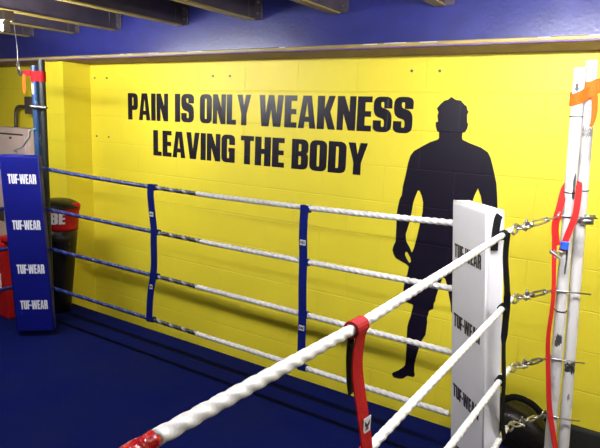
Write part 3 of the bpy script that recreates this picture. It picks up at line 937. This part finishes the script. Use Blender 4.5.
tube(b, smooth_path([(-4.24, -0.72, 0.775), (-4.20, -0.74, 0.745), (-4.16, -0.755, 0.735), (-4.11, -0.772, 0.745), (-4.10, -0.774, 0.765)], 4), 0.010, 8)
obj('hook', b, 'dark_steel', t, smooth=True)
b = bmesh.new()
tube(b, smooth_path([(-3.985, -0.765, 0.345), (-4.05, -0.765, 0.325), (-4.20, -0.68, 0.275), (-4.384, -0.6, 0.223), (-4.68, -0.46, 0.16), (-5.0, -0.34, 0.11), (-5.16, -0.22, 0.085)], 6), 0.006, 8)
tag(obj('cable', b, 'cable', smooth=True), 'thin pale blue cable slung from the blue post to the beige cabinet', 'cable')

# ---------------------------------------------------------------- left background
t = thing('wall_cabinet', 'beige metal cabinet standing against the yellow wall behind the blue pad', 'cabinet', (-5.3, -0.1, FZ))
obj('carcass', BOX((-5.85, -0.2, FZ), (-5.0, -0.002, 0.305), 0.008, 2), 'beige', t)
dr = obj('door', BOX((-5.80, -0.212, FZ + .05), (-5.04, -0.2, 0.235), 0.004, 1), 'beige', t)
obj('door_gap', BOX((-5.81, -0.206, 0.238), (-5.085, -0.199, 0.252)), 'beige_dark', t)
obj('lock', TUBE([(-5.265, -0.212, 0.212), (-5.265, -0.224, 0.212)], 0.012, 10), 'dark_steel', dr)
obj('vent', BOX((-5.80, -0.215, -0.62), (-5.45, -0.208, -0.50), 0.002, 1), 'beige_dark', dr)
t = thing('wall_conduit', 'bent grey metal conduit pipe above the beige cabinet', 'pipe', (-5.42, -0.06, 0.305))
b = bmesh.new()
tube(b, smooth_path([(-5.43, -0.06, 0.306), (-5.42, -0.06, 0.42), (-5.405, -0.06, 0.475), (-5.36, -0.06, 0.503), (-5.25, -0.06, 0.506), (-5.12, -0.06, 0.506)], 6), 0.017, 10)
obj('pipe', b, 'dark_steel', t, smooth=True)
obj('junction_box', BOX((-5.19, -0.11, 0.44), (-5.06, -0.002, 0.60), 0.006, 1), 'beige_dark', t)

# upright punch bag with a red band behind the posts
t = thing('punch_bag', 'black punch bag with red band lettered BE leaning in the corner', 'punch bag', (-4.17, -0.515, CZ))
base, tip = V((-4.17, -0.515, CZ + 0.012)), V((-4.115, -0.50, -0.30))
axis = (tip - base).normalized()
def bag_part(z0, z1, r0, r1, n=8, seg=28, dome=False):
    b = bmesh.new()
    pts, rr = [], []
    for i in range(n + 1):
        f = i / n
        pts.append(base + axis * (z0 + (z1 - z0) * f))
        r = r0 + (r1 - r0) * f
        if dome:
            r = r0 * math.sqrt(max(0.0, 1 - f * f)) * 0.98 + 0.012
        rr.append(r)
    tube(b, pts, rr, seg)
    return b
obj('bag_body', bag_part(0.0, 0.70, 0.105, 0.142), 'black_vinyl', t, smooth=True)
obj('red_band', bag_part(0.70, 0.885, 0.144, 0.150), 'red_vinyl', t, smooth=True)
obj('bag_top', bag_part(0.885, 0.945, 0.150, 0.05, dome=True), 'black_vinyl', t, smooth=True)
b = bmesh.new()
c = base + axis * 0.885
box(b, c + V((0.075, 0.02, -0.03)), c + V((0.145, 0.09, 0.03)), 0.012, 2)
obj('red_handle', b, 'red_vinyl', t)
def Tbag(x, y, d):
    f = math.radians(-34) + x / 0.147
    c = base + axis * y
    return c + V((math.cos(f), math.sin(f), 0)) * (0.1445 + 0.0325 * (y - 0.70) + 0.0012 + d)
obj('lettering', text_bm('BE', Tbag, -0.075, 0.04, 0.755, 0.09, 0.001, 0.06), 'white_print', t)['label'] = 'printed letters BE'

# red framed kick shield left of the blue pad
t = thing('kick_shield', 'red and black kick shield standing left of the blue pad', 'kick shield', (-4.42, -0.86, CZ))
b = bmesh.new()
prof = [(-4.70, CZ), (-4.245, CZ), (-4.262, -0.95), (-4.285, -0.70), (-4.29, -0.56), (-4.36, -0.53), (-4.70, -0.53)]
fr = [b.verts.new((x, -0.90, z)) for x, z in prof]
bk = [b.verts.new((x, -0.80, z)) for x, z in prof]
b.faces.new(fr); b.faces.new(bk[::-1])
for i in range(len(prof)):
    j = (i + 1) % len(prof)
    b.faces.new((fr[i], bk[i], bk[j], fr[j]))
bmesh.ops.bevel(b, geom=b.edges[:], offset=0.015, segments=2, profile=0.5, affect='EDGES')
obj('shield_body', b, 'red_vinyl', t)
obj('front_panel', BOX((-4.69, -0.912, -0.80), (-4.325, -0.899, -0.62), 0.005, 1), 'black_vinyl', t)
obj('pale_panel', BOX((-4.69, -0.912, -0.95), (-4.315, -0.899, -0.80), 0.005, 1), 'beige', t)
bm = BOX((-4.34, -0.885, -0.545), (-4.26, -0.815, -0.50), 0.01, 2)
obj('handle', bm, 'red_vinyl', t)

# ---------------------------------------------------------------- bag and dark panel in the gap behind the white corner
t = thing('kit_bag', 'shiny black kit bag with a loop handle behind the white corner pad', 'bag', (-0.58, -0.17, FZ))
b = bmesh.new()
n = 26
rows = []
prof = [(FZ, 0.9), (FZ + .04, 1.0), (-1.28, 1.0), (-1.16, 0.98), (-1.08, 0.90), (-1.03, 0.72), (-1.005, 0.45), (-0.995, 0.12)]
for z, s in prof:
    row = []
    for k in range(n):
        f = 2 * math.pi * k / n
        cx, sy = math.cos(f), math.sin(f)
        ex = 0.27 * s * math.copysign(abs(cx) ** 0.7, cx)
        ey = 0.135 * (0.4 + 0.6 * s) * math.copysign(abs(sy) ** 0.7, sy)
        row.append(b.verts.new((-0.60 + ex, -0.165 + ey, z - 0.10 * max(0, ex) * (1 if z > -1.2 else 0) + 0.004 * math.sin(5 * f + z * 20))))
    rows.append(row)
for A, B in zip(rows, rows[1:]):
    for k in range(n):
        b.faces.new((A[k], A[(k + 1) % n], B[(k + 1) % n], B[k]))
b.faces.new(rows[0][::-1]); b.faces.new(rows[-1])
obj('bag_body', b, 'black_vinyl', t, smooth=True)
b = bmesh.new()
tube(b, smooth_path([(-0.70, -0.2, -1.07), (-0.66, -0.2, -1.02), (-0.61, -0.2, -0.985), (-0.547, -0.2, -0.945), (-0.468, -0.2, -0.953), (-0.41, -0.2, -0.990), (-0.37, -0.2, -1.025), (-0.35, -0.2, -1.08)], 6), 0.017, 10)
obj('handle', b, 'black_web', t, smooth=True)
b = BOX((-0.29, -0.05, FZ), (0.9, -0.004, -1.095), 0.01, 2)  # plain dark panel along the foot of the wall
tag(obj('dark_slab', b, 'slab'), 'black rubber along the foot of the yellow wall at right', 'mat')
